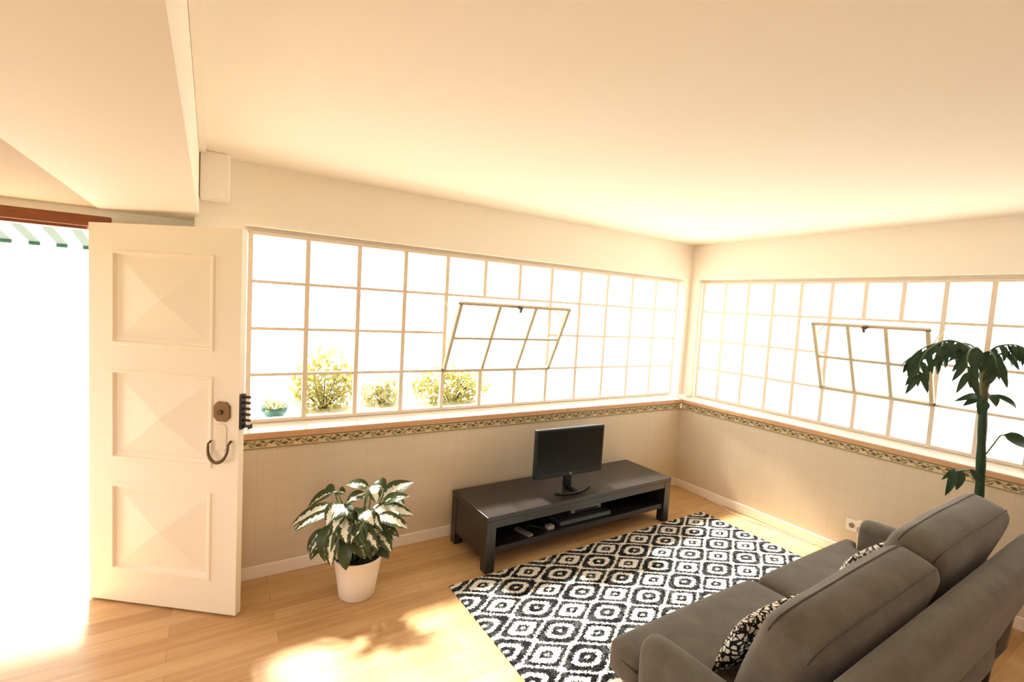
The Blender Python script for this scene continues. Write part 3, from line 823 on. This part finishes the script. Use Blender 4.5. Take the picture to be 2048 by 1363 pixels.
for k, (bx_, by_, bz_, tx_, ty_, tz_, w, v) in enumerate(DIEFF):
    b, tp = V((bx_, by_, bz_)) - PC, V((tx_, ty_, tz_)) - PC
    rd_ = (b + tp) * .5; blade(bm, uvl, b, tp, w * 1.15, v, arch=.020 + .1 * (b - tp).length * .4, hint=V((rd_.x * 1.2 - .22, rd_.y * 1.2 - .45, .62)))
for k, q in enumerate(DIEFF):           # slimmer companions between the big leaves
    if k % 2: continue
    b, tp = V(q[:3]) - PC, V(q[3:6]) - PC
    Rm = Matrix.Rotation((.3, -.34, .22)[k % 3], 3, 'Z'); b = Rm @ (b * .93) + V((0, 0, .02)); tp = Rm @ (tp * .93) + V((0, 0, (.05, .0)[k % 4 // 2]))
    blade(bm, uvl, b, tp, q[6] * .8, (.7, .2, .9)[k % 3], arch=.03, hint=V((b.x - .22, b.y - .45, .62)))
for k in range(15):                     # the inner foliage that fills the crown
    a = k * 2.4; b = V((.05 * math.cos(a), .05 * math.sin(a), .33 + .012 * k)); tp = b + V((.15 * math.cos(a), .15 * math.sin(a), .04 - .10 * ((k % 3) / 2)))
    blade(bm, uvl, b, tp, .075, (.1, .6, .0)[k % 3], arch=.035)
obj('foliage', bm, M_DIEFF, t)
bm = bmesh.new()
for k, q in enumerate(DIEFF):
    b = V(q[:3]) - PC; r0 = V((.03 * math.cos(k), .03 * math.sin(k), .205))
    tube(bm, [r0, r0.lerp(b, .55) + V((0, 0, .03)), b], [.006, .005, .003], 6)
obj('stems', bm, M_STEM, t, True)

# ------------------------------------------------------------------ tall plant behind the sofa
t = thing('tall_plant', 'tall green plant with thick stem and drooping crown behind the sofa', 'plant', (-.26, -2.375, 0))
O2 = t.location.copy()
bm = lathe(bmesh.new(), [(0, .002), (.11, 0), (.118, .006), (.15, .26), (.155, .27), (.155, .28), (.148, .28), (.14, .24), (0, .235)], 32)
obj('pot', bm, M_POT, t, True)
def spl(pts, n=5):
    pts = [V(p) for p in pts]; out = []
    for i in range(len(pts) - 1):
        p0, p1, p2, p3 = pts[max(i - 1, 0)], pts[i], pts[i + 1], pts[min(i + 2, len(pts) - 1)]
        for k in range(n):
            s = k / n; out.append(.5 * ((2 * p1) + (p2 - p0) * s + (2 * p0 - 5 * p1 + 4 * p2 - p3) * s * s + (3 * p1 - p0 - 3 * p2 + p3) * s ** 3))
    out.append(pts[-1]); return out
stem = [(-.262, -2.374, .20), (-.268, -2.37, .5), (-.277, -2.363, .84), (-.298, -2.350, 1.123), (-.314, -2.340, 1.343)]
bm = bmesh.new(); S_ = spl(stem, 6); tube(bm, [p - O2 for p in S_], [.022 + .0015 * math.sin(i * 1.3) for i in range(len(S_))], 14)
obj('stem', bm, mat('dark_green_stem', (.012, .042, .012), .4), t, True)
bm = bmesh.new(); S_ = spl([(-.314, -2.340, 1.335), (-.324, -2.334, 1.47), (-.335, -2.327, 1.60)], 8); tube(bm, [p - O2 for p in S_], [.020 + .003 * (i % 3) for i in range(len(S_))], 12)
obj('crown_stem', bm, mat('pale_green_stem', (.10, .10, .035), .5), t, True)['label'] = 'paler ringed upper stem'
FR = [
[(-.348,-2.319,1.623),(-.498,-2.283,1.691),(-.681,-2.249,1.720),(-.865,-2.228,1.674),(-.951,-2.221,1.607),(-.979,-2.227,1.534)],
[(-.348,-2.319,1.623),(-.293,-2.259,1.689),(-.206,-2.172,1.701),(-.152,-2.088,1.643),(-.132,-2.041,1.577)],
[(-.348,-2.319,1.623),(-.540,-2.339,1.687),(-.749,-2.360,1.680),(-.851,-2.379,1.626),(-.888,-2.402,1.550)],
[(-.340,-2.323,1.623),(-.364,-2.368,1.691),(-.377,-2.419,1.714),(-.368,-2.472,1.710),(-.392,-2.527,1.666)],
[(-.340,-2.323,1.623),(-.420,-2.25,1.70),(-.52,-2.19,1.71),(-.62,-2.12,1.66),(-.66,-2.08,1.60)],
[(-.336,-2.326,1.624),(-.26,-2.39,1.665),(-.20,-2.46,1.69),(-.15,-2.54,1.66),(-.13,-2.60,1.60)],
[(-.339,-2.324,1.615),(-.529,-2.382,1.675),(-.649,-2.435,1.648),(-.688,-2.458,1.594)]]
bm = bmesh.new(); uvl = bm.loops.layers.uv.new('UVMap'); sbm = bmesh.new()
for fi, fr_ in enumerate(FR):
    S_ = [p - O2 for p in spl(fr_, 6)]; N_ = len(S_)
    tube(sbm, S_, [.007 - .005 * i / N_ for i in range(N_)], 6)
    for i in range(4, N_, 2):
        d = (S_[min(i + 1, N_ - 1)] - S_[i - 1]).normalized(); sd = d.cross(V((0, 0, 1))).normalized()
        for s in ((-1,), (1,))[(i // 2) % 2]:
            ln = .150 * (1 - .30 * i / N_)
            tp = S_[i] + sd * s * ln * .42 + d * ln * .30 + V((0, 0, -ln * .78))
            blade(bm, uvl, S_[i], tp, .031, 0, arch=.012, n=6, hint=(-.6, -.35, .35))
    blade(bm, uvl, S_[-1], S_[-1] + (S_[-1] - S_[-3]).normalized() * .07, .022, 0, arch=.0, n=5)
obj('crown_fronds', bm, M_PALM, t); obj('frond_stalks', sbm, M_STEM, t, True)
sbm = bmesh.new()
def lf(b, tp, w, ar=.015):
    bm = bmesh.new(); uvl = bm.loops.layers.uv.new('UVMap')
    blade(bm, uvl, V(b) - O2, V(tp) - O2, w, 0, arch=ar, n=8, hint=(-.7, -.45, .5)); obj('side_leaf', bm, M_PALM, t)
lf((-.345, -2.325, 1.40), (-.492, -2.253, 1.365), .04, .03); lf((-.345, -2.33, 1.405), (-.47, -2.29, 1.345), .045); lf((-.345, -2.345, 1.385), (-.405, -2.345, 1.300), .06)
lf((-.31, -2.36, 1.42), (-.338, -2.40, 1.355), .05); lf((-.30, -2.37, 1.42), (-.230, -2.460, 1.345), .035, .03)
tube(sbm, [p - O2 for p in spl([(-.300, -2.36, 1.03), (-.300, -2.40, 1.13), (-.285, -2.42, 1.185), (-.262, -2.432, 1.19)], 5)], .004, 6)
lf((-.270, -2.430, 1.195), (-.19, -2.52, 1.13), .075, .02)
tube(sbm, [p - O2 for p in spl([(-.29, -2.36, .90), (-.36, -2.335, .96), (-.44, -2.322, .972), (-.52, -2.300, .968)], 5)], .005, 6)
lf((-.525, -2.30, .985), (-.585, -2.291, .832), .042, .03); lf((-.46, -2.315, .975), (-.530, -2.321, .866), .045, .015); lf((-.39, -2.335, .978), (-.350, -2.385, .880), .042, .015)
lf((-.50, -2.30, .975), (-.60, -2.27, .92), .03, .02)
obj('leaf_stalk', sbm, M_STEM, t, True)

# ------------------------------------------------------------------ wall socket with plug, cord on the floor
t = thing('wall_socket', 'cream wall socket with plug above the skirting beside the sofa', 'socket', (0, -1.635, .262))
bevel(obj('face_plate', B(((-.010, -.038, -.045), (0, .038, .045))), M_WHITEP, t), .004, 2)
bm = bmesh.new(); tube(bm, [(-.0105, 0, .0), (-.0125, 0, .0)], .019, 20); obj('socket_well', bm, mat('socket_shadow', (.25, .19, .10), .6), t)
t = thing('plug', 'pale plug and cord hanging from the wall beside the socket', 'plug', (0, -1.70, .30))
bevel(obj('plug_body', B(((-.045, -.022, -.025), (0, .022, .025))), M_CORD, t), .006, 2)
bm = bmesh.new(); tube(bm, [(-.04, 0, -.02), (-.05, .005, -.09), (-.03, .0, -.2), (-.022, -.02, -.29)], .005, 6); obj('plug_cord', bm, M_CORD, t, True)
bm = bmesh.new(); tube(bm, spl([(-.024, -.42, .005), (-.03, -.55, .005), (-.085, -.68, .005), (-.098, -.72, .005), (-.085, -.80, .005), (-.098, -.87, .005), (-.07, -1.0, .005), (-.045, -1.15, .005), (-.03, -1.4, .005)], 6), .0045, 6)
tag(obj('floor_cable', bm, M_CORD, None, True), 'pale cable lying on the floor along the skirting by the rug corner', 'cable')

# ------------------------------------------------------------------ outdoors
struct(obj('ground', B(((-30, .36, -.30), (30, 30, -.06)), ((.2, -30, -.30), (30, .36, -.06))), M_PEBBLE), 'bright paving outside the house', 'ground')
struct(obj('added_dark_ground', B(((-30, -30, -.30), (XL - .15, .36, -.06)), ((XL - .15, -30, -.30), (.2, YB - .15, -.06))), mat('added_ground_green', (.07, .09, .03), .95, .1)), 'added dark green ground out of view behind the house, cutting ceiling bounce', 'added_dark_ground')  # added out of view, dark so less light bounces onto the ceiling
struct(obj('garden_wall', B(((-16, 3.2, -.1), (-4.6, 3.4, .72))), M_OUTW), 'low white wall across the path outside the door', 'wall')
struct(obj('planter_ledge', B(((-4.02, .165, -.1), (-1.9, .80, .925))), M_OUTW), 'white planter ledge outside the long window', 'ledge')
def shrub(name, c, r, n, m, seed, label, lsz=.06):
    rd = random.Random(seed); t = thing(name, label, 'shrub', (c[0], c[1], .925))
    bm = bmesh.new(); uvl = bm.loops.layers.uv.new('UVMap'); h = c[2] - .925
    for k in range(n):
        while True:
            p = V((rd.uniform(-1, 1), rd.uniform(-1, 1), rd.uniform(-1, 1)))
            if .25 < p.length < 1: break
        p = V((p.x * r[0], p.y * r[1], p.z * r[2] * (1 - .35 * abs(p.x)))) + V((0, 0, h))
        if p.z < .01: continue
        d = V((rd.uniform(-1, 1), rd.uniform(-1, 1), rd.uniform(-.6, .9))).normalized(); l = lsz * rd.uniform(.6, 1.3)
        blade(bm, uvl, p, p + d * l, l * .42, 0, arch=.006, n=3)
    obj('foliage', bm, m, t)
    bm = bmesh.new()
    for k in range(12):
        a = rd.uniform(0, 6.28); q = V((r[0] * .7 * math.cos(a), r[1] * .6 * math.sin(a), h + r[2] * rd.uniform(-.2, .6)))
        tube(bm, [(q.x * .15, q.y * .15, 0), (q.x * .5, q.y * .5, q.z * .55), q], [.007, .005, .002], 5)
    obj('stems', bm, M_WOODY, t, True)
shrub('garden_shrub', (-3.43, .52, 1.10), (.25, .20, .30), 1250, M_BUSH, 1, 'olive-green shrub outside the window just right of the teal bowl')
shrub('garden_shrub', (-2.98, .58, 1.00), (.18, .18, .13), 600, M_BUSH2, 5, 'pale low shrub outside the window between the two greener shrubs', .06)
shrub('garden_shrub', (-2.40, .50, 1.06), (.38, .20, .19), 1250, M_BUSH, 2, 'yellow-green shrub outside the window below the tipped sash')
t = thing('planter_bowl', 'teal bowl on the white ledge outside the window, by the open door', 'bowl', (-3.79, .255, .925))
obj('bowl', lathe(bmesh.new(), [(0, .0), (.045, 0), (.052, .008), (.072, .05), (.084, .09), (.080, .092), (.07, .06), (0, .055)], 32), M_TEAL, t, True)
bm = bmesh.new(); uvl = bm.loops.layers.uv.new('UVMap')
for k in range(60):
    a = rnd.uniform(0, 6.28); b = V((.04 * math.cos(a), .04 * math.sin(a), .06)); tp = b + V((.07 * math.cos(a), .07 * math.sin(a), rnd.uniform(.0, .12)))
    blade(bm, uvl, b, tp, .016, 0, arch=.02, n=3)
obj('bowl_plant', bm, M_BUSH2, t)

# awning over the doorway
t = thing('awning', 'green and white striped canvas awning outside the doorway', 'awning', (-5.3, .36, 2.30))
bm = bmesh.new(); x0, x1 = -.98, .60
a0 = V((0, .0, -.03)); a1 = V((0, 1.14, -.275)); nrm = V((0, .245, 1.14)).normalized() * .004
for sx in range(12):
    xa, xb = x0 + (x1 - x0) * sx / 12, x0 + (x1 - x0) * (sx + 1) / 12
    prism(bm, [V((xa, a0.y, a0.z)), V((xb, a0.y, a0.z)), V((xb, a1.y, a1.z)), V((xa, a1.y, a1.z))], nrm)
bmesh.ops.remove_doubles(bm, verts=bm.verts, dist=1e-5)
aw = obj('canopy', bm, M_AWN, t)
bm = B(((x0, 1.138, -.300), (x1, 1.146, -.270)))
va = obj('valance', bm, M_AWN2, t)
bm = bmesh.new(); tube(bm, [(x0, 0.012, -.03), (x1, .012, -.03)], .012, 8); obj('wall_rail', bm, M_GREY, t)

# ------------------------------------------------------------------ light
w = bpy.data.worlds.new('hazy_sky'); bpy.context.scene.world = w; w.use_nodes = True
bg = w.node_tree.nodes['Background']; bg.inputs[0].default_value = (1.0, .975, .94, 1); bg.inputs[1].default_value = 3.2
su = bpy.data.lights.new('sun', 'SUN'); su.energy = 17; su.angle = math.radians(6); su.color = (1, .95, .86)
so = bpy.data.objects.new('sun', su); C.objects.link(so)
so.rotation_euler = V((.055, -.64, -.768)).to_track_quat('-Z', 'Y').to_euler()

# ------------------------------------------------------------------ camera
cam = bpy.data.cameras.new('camera'); co = bpy.data.objects.new('camera', cam); C.objects.link(co)
cam.sensor_fit = 'HORIZONTAL'; cam.sensor_width = 36; cam.lens = 957.9 / 2048 * 36; cam.clip_start = .05
Rv, Uv, Fv = V((.8453272, -.53100091, .05882137)), V((-.01241848, .09054135, .99581527)), V((.53410458, .8425202, -.06994285))
m = Matrix((( Rv.x, Uv.x, -Fv.x, -4.158), (Rv.y, Uv.y, -Fv.y, -3.2054), (Rv.z, Uv.z, -Fv.z, 1.76), (0, 0, 0, 1)))
co.matrix_world = m
sc_ = bpy.context.scene; sc_.camera = co
sc_.view_settings.view_transform = 'Standard'; sc_.view_settings.look = 'None'; sc_.view_settings.exposure = 0.47; sc_.view_settings.gamma = 1
try: sc_.view_settings.use_curve_mapping = False
except Exception: pass
cy = sc_.cycles
cy.use_denoising = True; cy.diffuse_bounces = 8; cy.max_bounces = 16; cy.transparent_max_bounces = 16; cy.caustics_reflective = False; cy.caustics_refractive = False
cy.sample_clamp_indirect = 8
